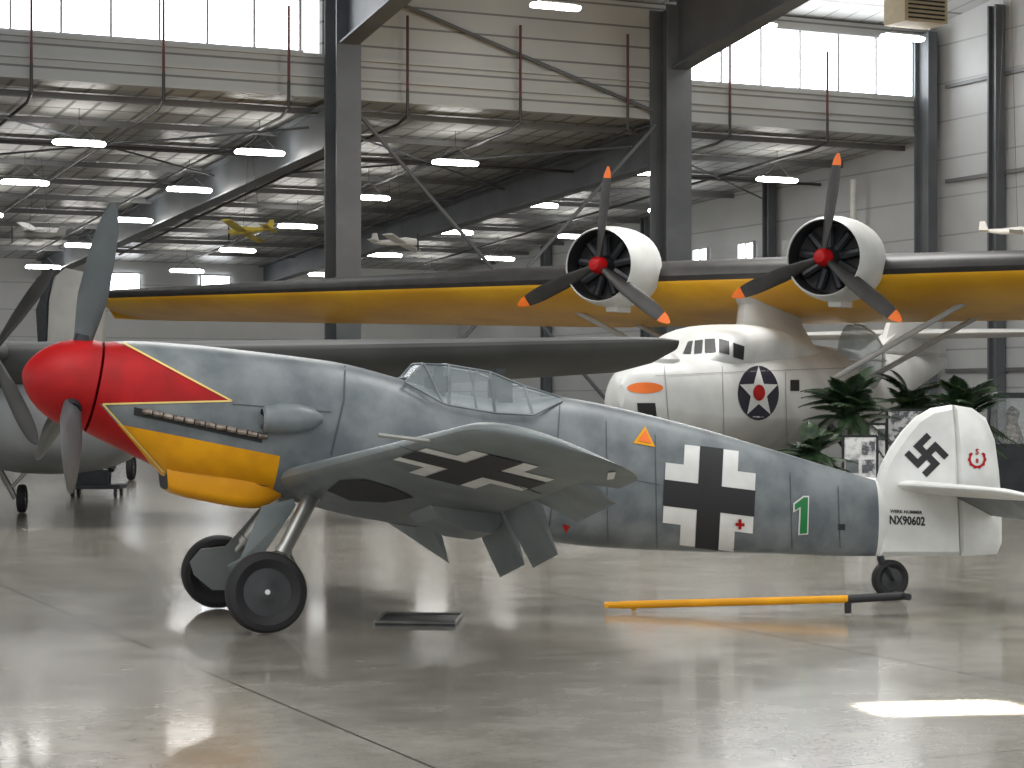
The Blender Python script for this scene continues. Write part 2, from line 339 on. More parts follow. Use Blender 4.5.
mb=MB(); mb.tube([B(-30,5,8.25),B(KR-.3,5,8.25)],.045); obj('main_pipe',mb,'pipe',label='long dark pipe crossing the low ceiling from side to side',category='pipe')
# lights
def led(k,j,z,zt,label,group):
    t=thing('strip_light',label,'ceiling light',B(k,j,z),BA,group)
    mb=MB(); bbox(mb,k-.5,k+.5,j-.06,j+.06,z+.035,z+.06); obj('housing',mb,'alu',t,smooth=False)
    mb=MB(); R=[]
    for x,q in ((-.64,.5),(-.61,.9),(-.55,1),(.55,1),(.61,.9),(.64,.5)):
        R.append([B(k+x,j+.17*q*math.cos(a),z-.03+.066*q*math.sin(a)) for a in [2*math.pi*i/12 for i in range(12)]])
    mb.loft(R); obj('diffuser',mb,'led',t)
    mb=MB()
    for s in (-.5,.5): mb.tube([B(k+s*.9,j,z+.06),B(k,j,min(z+.45,zt-.05))],.008,5)
    mb.tube([B(k,j,min(z+.45,zt-.05)),B(k,j,zt)],.008,5)
    obj('hanging_cable',mb,'pipe',t)
for r in range(5):
    j=3+6.37*r
    for c,k in enumerate((-9,-4,.6,6,11.5,16)):
        if r==0 and k==-9: continue
        z=8.1-.056*(j-3); led(k,j,z,zr(j),'low-ceiling strip light, %s row from the front, %s from left'%(ordn[r],ordn[c]),'strip lights under the low ceiling')
for c,k in enumerate((6,11.5,16)): led(k,-3,11.2,12.4,'glowing strip light under the high ceiling, %s from the left'%ordn[c],'strip lights under the high ceiling')
# hvac + duct
t=thing('heater_unit','beige box heater hanging under the high ceiling at upper right','heater',B(15.6,-4,11.3),BA)
mb=MB(); bbox(mb,15,16.3,-4.5,-3.6,11.3,11.95); obj('housing',mb,'hvac',t,smooth=False)
mb=MB()
for i in range(5): bbox(mb,15.1,16.2,-4.53,-4.5,11.37+i*.11,11.41+i*.11)
obj('louver',mb,'darkmetal',t,smooth=False)
mb=MB(); mb.tube([B(15.1,-4,11.95),B(15.1,-4,12.5)],.02); mb.tube([B(16.2,-4,11.95),B(16.2,-4,12.5)],.02); obj('hanger_rod',mb,'pipe',t)
mb=MB(); mb.tube([B(KR-.5,3,8.2),B(KR-.5,3,6.4),B(KR-.7,3,6.2),B(KR-1.2,3,6.2)],.09,12); obj('wall_duct',mb,'white',label='thin white bent duct on the wall above the right engine',category='duct')
mb=MB(); bbox(mb,KR-1.1,KR-.2,5,5.9,5.7,6.6); bbox(mb,KR-1.0,KR-.3,4.95,5,5.8,6.5,1); obj('wall_heater',mb,['alu','darkmetal'],frame=BF,smooth=False,label='white box unit mounted on right wall behind the right engine propeller',category='heater')
# ================================================================ FIGHTER
TH=math.radians(18); O=Vector((-3.943,16.5,0)); A=Vector((math.cos(TH),math.sin(TH),0)); Lt=Vector((math.sin(TH),-math.cos(TH),0))
def W(t,lat,z): return O+A*t+Lt*lat+Z*z
def pc(u,v,lat=0):
    r=ray(u,v); k=(lat-Lt.dot(CAM-O))/Lt.dot(r); return CAM+r*k
def tz(u,v,lat=0):
    p=pc(u,v,lat); return ((p-O).dot(A),p.z)
FG=thing('fighter_airplane','grey camouflaged single engine fighter with red spinner, yellow chin and black crosses','airplane',O,TH)
st=[(104,342,85,432,.365,2),(130,341,118,449,.40,2.05),(155,342,153,466,.415,2.3),(168,343,166,478,.42,2.4),(205,346,205,489,.43,2.35),(250,351,250,496,.43,2.3),(300,357,300,503,.43,2.3),(345,364,345,508,.43,2.3),(400,379,400,518,.42,2.3),(430,389,440,526,.41,2.3),(480,397,490,534,.40,2.25),(530,398,540,540,.39,2.2),(562,397,575,545,.37,2.15),(620,408,630,549,.34,2.1),(700,428,700,552,.30,2.1),(780,452,780,554,.24,2.05),(830,467,830,556,.17,2),(884,483,884,556,.07,2)]
fus=MB(); rings=[]
for s in smooth_st(st,4): rings.append(sring(pc(s[0],s[1]),pc(s[2],s[3]),Lt,s[4],s[5],48))
fus.loft(rings,0)
bf=BVHTree.FromPolygons(fus.v,fus.f)
redp=[(60,300),(100,330),(232,401),(100,404),(166,477),(150,540),(40,540)]
yelp=[(118,424),(279,456),(270,540),(140,540),(166,477)]
redt=[tz(u,v,.36) for u,v in redp]; yelt=[tz(u,v,.36) for u,v in yelp]
for a,b in (((100,330),(232,401)),((232,401),(100,404)),((100,404),(166,477)),((118,424),(279,456)),((279,456),(270,540))):
    p=pc(*a,.36);q=pc(*b,.36); cut(fus,p,Lt.cross(q-p).normalized())
tailcut=pc(877,520,.05)
cut(fus,tailcut,A)
for i,f in enumerate(fus.f):
    c=sum((fus.v[k] for k in f),Vector())/len(f); t_=(c-O).dot(A)
    if inpoly(t_,c.z,redt): fus.m[i]=1
    elif inpoly(t_,c.z,yelt): fus.m[i]=2
    elif (c-tailcut).dot(A)>0: fus.m[i]=3
fm=['camo','red','yellow','white','black','cream','green','orange','line','darkmetal']
mir=(O,Lt)
def cross(mb,bvh,c,ex,ey,wm,bm_,o1,o2,bw=.29,ww=.56,step=7,mirror=None):
    def pieces(w,a):
        for q in ([(-w,-a),(w,-a),(w,a),(-w,a)],[(w,-w),(a,-w),(a,w),(w,w)],[(-a,-w),(-w,-w),(-w,w),(-a,w)]):
            yield [(c[0]+ex[0]*x+ey[0]*y,c[1]+ex[1]*x+ey[1]*y) for x,y in q]
    for q in pieces(ww,1): decal(mb,bvh,q,wm,off=o1,step=step,mirror=mirror)
    for q in pieces(bw,1.01): decal(mb,bvh,q,bm_,off=o2,step=step,mirror=mirror)
cross(fus,bf,(709,498),(45,5.5),(2.5,-50),3,4,.004,.007,bw=.26,ww=.6,mirror=mir)
dline(fus,bf,[(112,337),(232,401),(103,404),(164,472)],1.8,5,mirror=mir)
dline(fus,bf,[(345,366),(344,400),(331,455)],1.6,8,mirror=mir)
dline(fus,bf,[(232,404),(331,412)],1.0,8,mirror=mir)
for x in (606,655,790,838): dline(fus,bf,[(x,400+ (x-560)*.28+8),(x+2,548)],.6,8)
dline(fus,bf,[(560,402),(556,470),(548,538)],.8,8); dline(fus,bf,[(580,470),(660,485)],.6,8)
decal(fus,bf,[(645,426),(633,443),(655,447)],2); decal(fus,bf,[(645,430.5),(638,441),(651,443.5)],7,off=.007)
decal(fus,bf,[(793,503.3),(803,495.8),(809,495.8),(808,534.3),(798,535),(799,509),(793,512.5)],3)
decal(fus,bf,[(794.5,504.3),(803.5,497.3),(807.7,497.3),(806.7,533),(799.5,533.6),(800.6,506.5),(794.5,510.5)],6,off=.007)
decal(fus,bf,[(738,519),(741,519),(741,529),(738,529)],1,off=.011); decal(fus,bf,[(735,522.5),(744,523),(744,526),(735,525.5)],1,off=.012)
decal(fus,bf,[(562,524),(570,526),(566,533)],1); decal(fus,bf,[(134,407),(262,433),(262,443),(134,415)],4,off=.006)
decal(fus,bf,[(388,475),(392,475),(392,480),(388,480)],1)
decal(fus,bf,[(838,524),(845,524),(845,530),(838,530)],9)
dline(fus,bf,[(172,470),(268,486)],.8,8,off=.005)
obj('fuselage',fus,fm,FG,ang=50)
# chin
ch=MB(); rs=[]
for s in smooth_st([(162,464,164,489,.25,4.5),(172,464,176,495,.28,4.5),(200,466,203,501,.30,4.2),(235,470,238,507,.30,4.0),(256,474,258,507,.28,3.6),(274,480,277,498,.22,3)],4):
    rs.append(sring(pc(s[0],s[1]),pc(s[2],s[3]),Lt,s[4],s[5],44))
ch.loft(rs,0); n0=len(ch.f)-2; ch.m[n0]=1
obj('oil_cooler',ch,['yellow','black'],FG)
# spinner
tip=pc(22,372); base=(pc(103,342)+pc(84,432))/2; ax=(base-tip); SL=ax.length; ax.normalize()
rb=(pc(103,342)-pc(84,432)).length/2
sp=MB(); prof=[(SL*x,rb*(1-(1-x)**2.3)**.62) for x in (0,.01,.03,.07,.13,.2,.3,.42,.55,.7,.85,.97)]+[(SL*.99,rb*.93)]
sp.lathe(tip,ax,prof,40); spn=obj('spinner',sp,'red',FG)
hub=tip+ax*SL*.72
up=(Z-ax*ax.z).normalized(); side=ax.cross(up).normalized()
if side.dot(Lt)<0: side=-side
for a in (4,124,244):
    a=math.radians(a); rd=up*math.cos(a)+side*math.sin(a); b=MB(); blade(b,hub,ax,rd,1.5,.26,.31,b0=66,b1=30,hand=1); obj('propeller_blade',b,'blade',FG)
    b=MB(); b.tube([hub+rd*.3,hub+rd*.4],[.085,.07],14); obj('blade_cuff',b,'darkmetal',FG)
# exhausts
for i in range(12):
    u=142+i*10.5; v=411.5+i*2.2; h=bf.ray_cast(CAM,ray(u,v).normalized())[0]
    b=MB(); b.tube([h-Lt*.03,h+Lt*.03+A*.015,h+Lt*.05+A*.075-Z*.01],[.022,.026,.022],8); obj('exhaust_stub',b,'exhaust',FG)
# intake
b=MB(); p=pc(262,419,.5); b.lathe(p,A,[(.04,.07),(0,.085),(.02,.105),(.15,.125),(.3,.12),(.42,.09),(.5,.03)],24,mf=lambda i,j:1 if i==0 else 0); b.m[-2]=1
b.box(p+A*.22-Lt*.08,A*.16,Lt*.07,Z*.06); obj('supercharger_intake',b,['camo','black'],FG)
# canopy
cs=[((405,382),.27,(410,378),.17),((443,403),.34,(424,364),.2),((449,405),.35,(449,365),.22),((495,413),.35,(490,372),.22),((533,415),.34,(524,386),.19),((562,401),.16,(560,397),.06)]
def arch(c,k=0):
    bp=pc(*c[0],c[1]); tp=pc(*c[2],c[3]); tb,zb=((bp-O).dot(A),bp.z); tt,zt=((tp-O).dot(A),tp.z); L=[]
    for s in (0,.5,1): L.append(W(tb+(tt-tb)*s,(c[1]+(c[3]-c[1])*s)*(1+.03*math.sin(s*math.pi)),zb+(zt-zb)*s))
    L.append(W(tt,c[3]*.5,zt+.004)); full=L+[p-Lt*(2*(p-O).dot(Lt)) for p in L[::-1]]
    return full
ars=[arch(c) for c in cs]
g=MB(); g.loft(ars,0,closed=False); obj('canopy',g,'glass',FG,smooth=False,label='clear framed cockpit canopy')
g=MB()
for a in ars[:5]: g.tube(a,.013,6)
for i in (0,2,5,7): g.tube([a[i] for a in ars],.011,6)
g.tube([ars[2][2]*.5+ars[3][2]*.5,ars[2][0]*.4+ars[3][0]*.6],.009,6)
obj('canopy_frame',g,'camo',FG)
g=MB(); a=tz(500,400); g.box(W(a[0],0,a[1]+.02),A*.06,Lt*.17,Z*.16); g.box(W(a[0]-.02,0,a[1]+.2),A*.04,Lt*.09,Z*.07); obj('pilot_seat',g,'cockpit',FG)
g=MB(); a=tz(436,388); g.box(W(a[0],0,a[1]+.03),A*.05,Lt*.2,Z*.07); g.box(W(a[0]+.02,0,a[1]+.14),A*.03,Lt*.05,Z*.05); obj('gun_sight',g,'cockpit',FG)
# wings
rl=tz(283,478,.42); tl=tz(457,432,4.4); te=tz(637,484,4.5)
def WLE(lat,s): f=(lat-.42)/3.98; return W(rl[0]+(tl[0]-rl[0])*f,lat*s,rl[1]+(tl[1]-rl[1])*f)
def WTE(lat,s): f=(lat-.42)/3.98; return W(rl[0]+2.05+(te[0]-rl[0]-2.05)*f,lat*s,rl[1]-.47+(te[1]-rl[1]+.47)*f)
for s,nm in ((1,'wing'),(-1,'wing')):
    w=MB(); rr=[]
    lats=[.1,.42,.7,1.1,1.6,2.1,2.6,3.1,3.6,4.05]
    def full(lat,ce):
        le=WLE(lat,s);te_=WTE(lat,s);th=.165-.015*lat/4.9
        if lat>4.45:
            x=(lat-4.45)/.53; q=max(0,1-x**2.5)**(1/2.5); q=max(q,.12); piv=le+(te_-le)*.52; le=piv+(le-piv)*q; te_=piv+(te_-piv)*q; th*=.55+.45*q
        return foilring(le,te_,th,ce)
    n1=[full(l,.76) for l in lats]; w.loft(n1,0)
    w.loft([full(l,1.0) for l in (4.05,4.2,4.4,4.52,4.64,4.74,4.83,4.9,4.94,4.965,4.978)],0)
    if s==1:
        bw=BVHTree.FromPolygons(w.v,w.f)
        cross(w,bw,(474,469),(64,15.5),(32,-11),1,2,.004,.009,bw=.27,ww=.52,step=5)
        decal(w,bw,[(327,490),(340,480),(365,479),(392,487),(414,497),(385,502),(350,500)],2,off=.006)
        dline(w,bw,[(400,446),(560,500)],.8,3)
        decal(w,bw,[(608,472),(616,471),(614,478),(607,479)],1,off=.006)
    obj(nm,w,['wing_under','white','black','line'],FG,ang=40)
    def surf(nm2,l0,l1,ang,cl=.235):
        b=MB(); R=[]
        for lat in (l0,(l0+l1)/2,l1):
            le=WLE(lat,s);te_=WTE(lat,s);c=te_-le; y=foil(.76,.12)*c.length; hp=le+c*.775
            d0=c*cl; d=Matrix.Rotation(math.radians(ang),3,Lt)@d0
            if d.z>d0.z: d=Matrix.Rotation(math.radians(-ang),3,Lt)@d0
            n_=d.cross(Lt).normalized(); n_=n_ if n_.z>0 else -n_
            R.append([hp+n_*y,hp+d,hp-n_*y*.8,hp-d.normalized()*.03])
        b.loft(R); obj(nm2,b,'wing_under',FG,smooth=False)
    surf('flap',.75,1.75,56,.27); surf('flap',1.82,2.72,52,.3); surf('aileron',2.78,4.02,18,.245)
    b=MB(); R=[]
    for c,dz in ((.42,.02),(.5,.15),(.62,.2),(.74,.18),(.80,.05)):
        r_=[]
        for la,q in ((.85,0),(.87,1),(1.65,1),(1.67,0)):
            p=WLE(la,s)+(WTE(la,s)-WLE(la,s))*c; r_.append(p-Z*(.04+dz*q))
        R.append(r_)
    b.loft(R); obj('radiator',b,'wing_under',FG,smooth=False)
p=WLE(3.9,1)
b=MB(); b.tube([p+A*.05-Z*.02,p-A*.35+Z*.03],.014,8); obj('pitot_tube',b,'steel',FG)
# gear
def wheel(nm,C,axis,R,wd,parent):
    b=MB(); ax_=Vector(axis).normalized(); h=wd/2
    prof=[(-h*.55,R*.55),(-h*.8,R*.66),(-h,R*.8),(-h*.85,R*.93),(-h*.4,R*.995),(h*.4,R*.995),(h*.85,R*.93),(h,R*.8),(h*.8,R*.66),(h*.55,R*.55)]
    b.lathe(C,ax_,prof,40); t=obj(nm,b,'rubber',parent)
    b=MB(); b.lathe(C,ax_,[(-h*.75,R*.05),(-h*.7,R*.3),(-h*.6,R*.6),(h*.62,R*.6),(h*.66,R*.52),(h*.66,R*.25),(h*.7,R*.22),(h*.72,R*.02)],32); r=obj('wheel_hub',b,'hubdark',t)
    b=MB(); b.lathe(C+ax_*h*.7,ax_,[(0,R*.07),(.012,R*.06),(.014,R*.01)],14)
    obj('hub_cap',b,'white',t)
cn=pc(266,597,1.02); cn.z=.325; cf=pc(218,579,-1.02); cf.z=.325; rw=.322
tilt=(Lt+Z*.1).normalized(); tiltf=(-Lt+Z*.1).normalized()
wheel('main_wheel',cn,tilt,rw,.18,FG); wheel('main_wheel',cf,tiltf,rw,.18,FG)
for sgn,c in ((1,cn),(-1,cf)):
    topw=pc(314,492,.5); topl=((topw-O).dot(A),topw.z); top=W(topl[0],.5*sgn,topl[1])
    inn=c-Lt*sgn*.13+Z*.0; mid=top+(inn-top)*.62
    b=MB(); b.tube([top,mid],[.07,.058],16); b.tube([mid,inn+Z*.05],.038,14); b.tube([inn+Z*.05,inn,c],.032,10)
    b.tube([mid+A*.05,mid+A*.12-Z*.12,inn+A*.04+Z*.05],.014,8); b.lathe(mid,(inn-top),[(-.03,.07),(.03,.07)],14)
    obj('landing_gear_leg',b,'steel',FG)
poly=[pc(u,v,-.78) for u,v in ((264,503),(291,499),(283,525),(259,560),(236,572),(232,590),(212,590),(194,575),(190,562),(201,549),(226,546))]
b=MB(); b.slab(poly,Lt,.03,0,.8,.02); obj('gear_door',b,'wing_under',FG)
poly=[pc(u,v,.62) for u,v in ((262,506),(293,499),(296,505),(262,556),(232,572),(228,566),(240,560))]
b=MB(); b.slab(poly,Lt,.03,0,.8,.02); obj('gear_door',b,'wing_under',FG)
# tail
tail=MB(); fin=[(875,487),(881,466),(890,449),(902,432),(916,417),(932,408),(951,405),(954,430),(956,470),(957,500),(958,556),(878,556)]
tail.slab([pc(*p) for p in fin],Lt,.13,0,.35,.05); bt=BVHTree.FromPolygons(tail.v,tail.f)
U=6.3
def hk(x,y):
    a=math.radians(45); X_=x*math.cos(a)-y*math.sin(a); Y_=x*math.sin(a)+y*math.cos(a); return (926.5+X_*U,455-Y_*U)
for x0,x1,y0,y1 in ((-.55,.55,-2.5,2.5),(.5,2.5,-.55,.55),(-2.5,-.5,-.55,.55),(.5,2.5,1.45,2.5),(1.45,2.5,-2.5,-.5),(-2.5,-.5,-2.5,-1.45),(-2.5,-1.45,.5,2.5)):
    decal(tail,bt,[hk(x0,y0),hk(x1,y0),hk(x1,y1),hk(x0,y1)],1,off=.004)
text_decal(tail,bt,'NX90602',(907,521),(9,.4),(0,-12),1)
text_decal(tail,bt,'WERK NUMMER',(906,512),(4.4,.2),(0,-4.6),1)
obj('fin',tail,['white','black'],FG)
rud=MB(); rp=[(953,405),(971,408),(985,418),(994,440),(998,470),(1001,505),(1001,543),(996,554),(960,556),(958,500),(956,450)]
rud.slab([pc(*p) for p in rp],Lt,.09,0,.3,.05); br=BVHTree.FromPolygons(rud.v,rud.f)
P=[];Q_=[]
for i in range(17):
    a=math.radians(-48+276*i/16); wv=1.0 if i%2 else -.2; P.append((977+(8.6+wv)*math.cos(a),459+(9.2+wv)*math.sin(a))); Q_.append((977+6.4*math.cos(a),459+6.8*math.sin(a)))
for i in range(16): decal(rud,br,[P[i],P[i+1],Q_[i+1],Q_[i]],1)
text_decal(rud,br,'S',(977,452),(8,0),(0,-8),1); text_decal(rud,br,'8',(977,461),(6,0),(0,-6),1)
obj('rudder',rud,['white','red','cream','line'],FG)
sl=tz(893,490,0)
for s in (1,-1):
    w=MB(); R=[]; E=[]
    for lat in (.03,.5,1.0,1.3,1.42,1.49):
        f=lat/1.5; q=1 if lat<1.25 else math.sqrt(max(.02,1-((lat-1.25)/.25)**2))
        le=W(sl[0]+.28*f,lat*s,sl[1]+.05); te_=W(sl[0]+.98-.12*f,lat*s,sl[1]-.08)
        m_=(le+te_)/2; le=m_+(le-m_)*q; te_=m_+(te_-m_)*q
        R.append(foilring(le,te_,.12,.6)); h=le+(te_-le)*.61; d=(te_-le)*.42; d=d-Z*.17*q; E.append([h+Z*.035*q,h+d,h-Z*.03*q])
    w.loft(R); obj('tailplane',w,'white',FG); w=MB(); w.loft(E); obj('elevator',w,'elev',FG,smooth=False)
tc=pc(890,579,0); wheel('tail_wheel',tc,Lt,tc.z*.99,.12,FG)
b=MB(); b.tube([pc(880,556),pc(883,566)+Lt*.0],.035,10); 
for s in (-.085,.085): b.tube([pc(883,566),pc(884,567)+Lt*s,tc+Lt*s],.018,8)
b.tube([tc-Lt*.085,tc+Lt*.085],.015,8); obj('tail_gear_fork',b,'darkmetal',FG)
# tow bar and drip tray
def gp(u,v,z): return ground(u,v,z)
a=gp(620,605,.06); c=gp(848,599,.14); e=gp(903,596,.17)
tb=thing('tow_bar','yellow tow bar with black end lying on the floor behind the tail wheel','tow bar',(a.x,a.y,0))
b=MB(); b.tube([a,c],.034,12); obj('bar',b,'yellow',tb)
b=MB(); b.tube([c,e],.036,12); b.tube([e-Lt*.14,e+Lt*.1],.03,8); b.tube([c,Vector((c.x,c.y,.02))],.03,8); obj('fork',b,'black',tb)
b=MB(); b.tube([a-Vector((.12,0,.0)),a],.028,8); b.tube([a-Vector((.12,.1,.0)),a-Vector((.12,-.1,.0))],.02,8); b.tube([a+Vector((.12,0,0)),Vector((a.x+.12,a.y,.01))],.02,8); obj('handle',b,'yellow',tb)
dt=thing('drip_tray','flat dark metal drip tray lying on the floor under the grey fighter','tray',gp(419,621,0))
q=[gp(375,625,0),gp(385,616,0),gp(462,617,0),gp(455,626,0)]
b=MB(); b.prism(q,Z*.02); obj('plate',b,'darkmetal',dt,smooth=False)
b=MB()
for i in range(4): b.tube([q[i]+Z*.025,q[(i+1)%4]+Z*.025],.012,6)
obj('rim',b,'steel',dt)
# ================================================================ FLYING BOAT
PA=math.radians(61); Mo=Vector((3.59,37.75,0)); pa=Vector((math.cos(PA),math.sin(PA),0)); pl=Vector((math.sin(PA),-math.cos(PA),0))
def Q(b,l,z): return Mo+pa*b+pl*l+Z*z
FB=thing('flying_boat','large white flying boat with yellow wing, star roundel and two engines','airplane',Mo,PA)
def hring(b,w,zt,zc,zb,nt,nb,N=22):
    R=[]
    for i in range(2*N):
        t=2*math.pi*i/(2*N); cs=math.cos(t); sn=math.sin(t)
        if cs>=-1e-9: h=zt-zc; n=nt
        else: h=zc-zb; n=nb
        R.append(Q(b,w*math.copysign(abs(sn)**(2/n),sn),zc+h*math.copysign(abs(cs)**(2/n),cs)))
    return R
hs=[(-3.6,.06,2.08,1.85,1.7,2.2,1.6),(-3.4,.33,2.28,1.75,1.38,2.2,1.5),(-2.95,.64,2.44,1.68,1.05,2.3,1.4),(-2.3,.93,2.54,1.6,.82,2.4,1.35),(-1.4,1.14,2.62,1.54,.66,2.5,1.3),(0,1.3,2.76,1.5,.55,2.5,1.28),(2,1.4,2.9,1.5,.5,2.5,1.28),(4.5,1.38,2.94,1.55,.6,2.5,1.3),(7.0,1.14,2.9,1.7,1.0,2.5,1.4),(9.2,.82,2.86,2.0,1.5,2.4,1.6),(11.5,.5,2.85,2.4,2.0,2.2,1.9),(13.5,.25,2.88,2.6,2.4,2.1,2),(14.6,.06,2.85,2.72,2.6,2,2)]
hull=MB(); hull.loft([hring(*s) for s in smooth_st(hs,4)],0)
bh=BVHTree.FromPolygons(hull.v,hull.f)
def ell(cx,cy,rx,ry,n=24,a0=0): return [(cx+rx*math.cos(2*math.pi*i/n+a0),cy+ry*math.sin(2*math.pi*i/n+a0)) for i in range(n)]
decal(hull,bh,ell(758,393,20.5,27,32),1,off=.01)
for k in range(5):
    a=math.radians(-90+72*k); tipp=(758+20*math.cos(a),393+26.5*math.sin(a)); l_=(758+8.5*math.cos(a-.628),393+11*math.sin(a-.628)); r_=(758+8.5*math.cos(a+.628),393+11*math.sin(a+.628))
    decal(hull,bh,[(758,393),l_,tipp,r_],0,off=.018)
decal(hull,bh,ell(758,393,6,8,16),2,off=.026)
decal(hull,bh,ell(645,388,18,5.5),3,off=.01); decal(hull,bh,[(637,403),(655,403),(657,420),(639,420)],4,off=.01); decal(hull,bh,[(790,380),(799,380),(799,391),(790,391)],4,off=.01)
dline(hull,bh,[(664,366),(670,440)],.8,5,off=.01); dline(hull,bh,[(655,376),(740,372),(850,368)],.6,5,off=.01); dline(hull,bh,[(722,366),(724,445)],.6,5,off=.01); dline(hull,bh,[(785,372),(787,450)],.6,5,off=.01)
obj('hull',hull,['pby','navy','red','orange','black','hullline'],FB,ang=28)
can=MB(); can.loft([sring(Q(s[0],0,s[2]),Q(s[0],0,2.3),pl,s[1],2.9,32) for s in smooth_st([(-1.3,.66,2.6),(-.6,.92,3.0),(.3,1.0,3.2),(1.5,1.02,3.22),(2.8,.95,3.05),(4.5,.8,2.85)],4)])
bc=BVHTree.FromPolygons(can.v,can.f)
for P in ([(683,354),(688,342),(693,341),(691,354)],[(695,341),(703,340),(702,353),(694,354)],[(705,339.5),(715,339),(716,352),(705,353)],[(719,339),(729,341.5),(729,355),(719,352.5)],[(733,343),(744,346.5),(743,360),(733,357)]): decal(can,bc,P,1,off=.012)
obj('cockpit_roof',can,['pby','black'],FB)
b=MB(); b.lathe(Q(-2.3,0,2.42),Z,[(0,.45),(.1,.45),(.2,.36),(.26,.2),(.29,.02)],24); obj('bow_turret',b,'pby',FB)
# pylon
b=MB(); b.loft([[Q(3.1+dx*math.cos(t)*s,w_*math.sin(t)*1.0,z) for t in [2*math.pi*i/24 for i in range(24)]] for z,dx,w_,s in ((2.7,2.2,.85,1),(2.95,1.7,.62,1),(3.3,1.35,.45,1),(3.65,1.3,.42,1),(4.0,1.6,.6,1))]); obj('pylon',b,'pby',FB)
# wing
wg=MB()
SP=16.75
def pr(l):
    a=abs(l); c=4.6 if a<4.5 else 4.6-(a-4.5)/11.9*1.9
    q=1 if a<SP-.9 else math.sqrt(max(.02,1-((a-SP+.9)/.91)**2)); mid=3.1
    drop=.175*c
    le=Q(mid-c*.42*q,l,4.2); te_=Q(mid+c*.58*q,l,4.2-drop); return foilring(le,te_,.19-.03*a/16,1.0)
ls=[SP,SP-.12,SP-.4,SP-.9,13,10,7,4.5,2]; ls=[-x for x in ls]+[0]+ls[::-1]
rr=[pr(l) for l in ls]; NC=len(rr[0]); mid_i=NC//2
def wmf(i,j):
    return 1 if (mid_i-4)<=j<=mid_i else 0
wg.loft(rr,0,mf=wmf); obj('wing',wg,['pyellow','boot'],FB)
for l in (-2.25,2.25):
    n_=MB(); C=Q(0,l,4.37)
    n_.lathe(C,pa,[(.6,.62),(.3,.66),(.1,.67),(.05,.675),(.02,.69),(.06,.715),(.25,.755),(.6,.78),(1.0,.775),(1.3,.74),(1.35,.66)],40,mf=lambda i,j:1 if i<=2 else 0); cw=obj('engine_cowling',n_,['pby','black'],FB)
    n_=MB(); n_.lathe(C-Z*.06,pa,[(1.3,.66),(1.7,.52),(2.3,.35),(2.9,.1)],28); obj('nacelle',n_,'pby',FB)
    n_=MB(); n_.lathe(C,pa,[(.46,.63),(.58,.62)],28); obj('baffle',n_,'black',FB)
    n_=MB(); n_.lathe(C,pa,[(.05,.06),(.08,.16),(.3,.2),(.55,.24)],20); obj('crankcase',n_,'darkmetal',FB)
    for k in range(9):
        n_=MB(); a=2*math.pi*k/9; rd=Z*math.cos(a)+pl*math.sin(a); n_.tube([C+pa*.38+rd*.2,C+pa*.38+rd*.57],.085,8); obj('cylinder',n_,'darkmetal',FB)
    n_=MB(); n_.lathe(C,pa,[(-.2,.01),(-.18,.1),(-.05,.16),(.08,.17)],20); obj('propeller_hub',n_,'red',FB)
    for a in (7,127,247):
        a=math.radians(a+ (2 if l>0 else 0)); rd=Z*math.cos(a)+pl*math.sin(a); n_=MB(); blade(n_,C,pa,rd,1.87,.12,.3,b0=45,b1=22,tip=.87,hand=-1); obj('propeller_blade',n_,['boot','orange'],FB)
    n_=MB(); n_.box(C+pa*.9-Z*.78,pa*.3,pl*.12,Z*.08); obj('air_scoop',n_,'pby',FB)
for s in (-1,1):
    for b0 in (2.6,4.6):
        n_=MB(); n_.tube([Q(b0,4.3*s,3.75),Q(b0+.4,1.3*s,2.2)],.055,8); obj('wing_strut',n_,'strut',FB)
    n_=MB(); n_.lathe(Q(5.6,.85*s,2.62),pl*s,[(-.1,.75),(.2,.72),(.42,.58),(.56,.36),(.62,.02)],24); obj('blister',n_,'blister',FB,label='clear bulging observation blister')
    n_=MB(); 
    for k in range(2):
        a=k*math.pi/2; n_.tube([Q(5.6+math.cos(a)*r*.88,.85*s+x*s,2.62+math.sin(a)*r*.88) for x,r in ((.0,.86),(.22,.8),(.44,.62),(.57,.38),(.63,0),(.57,-.38),(.44,-.62),(.22,-.8),(0,-.86))],.018,6)
    obj('blister_frame',n_,'pby',FB)
n_=MB(); n_.slab([Q(b_,0,z_) for b_,z_ in ((8.6,2.8),(10.0,3.2),(10.8,4.2),(11.6,4.7),(12.6,4.8),(13.6,4.4),(14.2,3.6),(14.5,2.8))],pl,.35,0,.3,.4); obj('fin',n_,'pby',FB)
n_=MB(); R=[]
for l in (-4.0,-3.8,-3,0,3,3.8,4.0):
    c=2.4-abs(l)*.25; c*= .35 if abs(l)>3.9 else 1; R.append(foilring(Q(12.2-c*.4,l,3.35),Q(12.2+c*.6,l,3.3),.1))
n_.loft(R); obj('tailplane',n_,'pby',FB)
for s in (-1,1): wheel('main_wheel',Q(3.2,1.9*s,.55),pl*s,.55,.3,FB); n_=MB(); n_.tube([Q(3.2,1.85*s,.55),Q(3.0,1.1*s,1.5)],.08); obj('gear_leg',n_,'darkmetal',FB)
wheel('nose_wheel',Q(-2.2,0,.35),pl,.35,.2,FB); n_=MB(); n_.tube([Q(-2.2,.15,.35),Q(-2.1,.15,1.2)],.06); obj('gear_leg',n_,'darkmetal',FB)
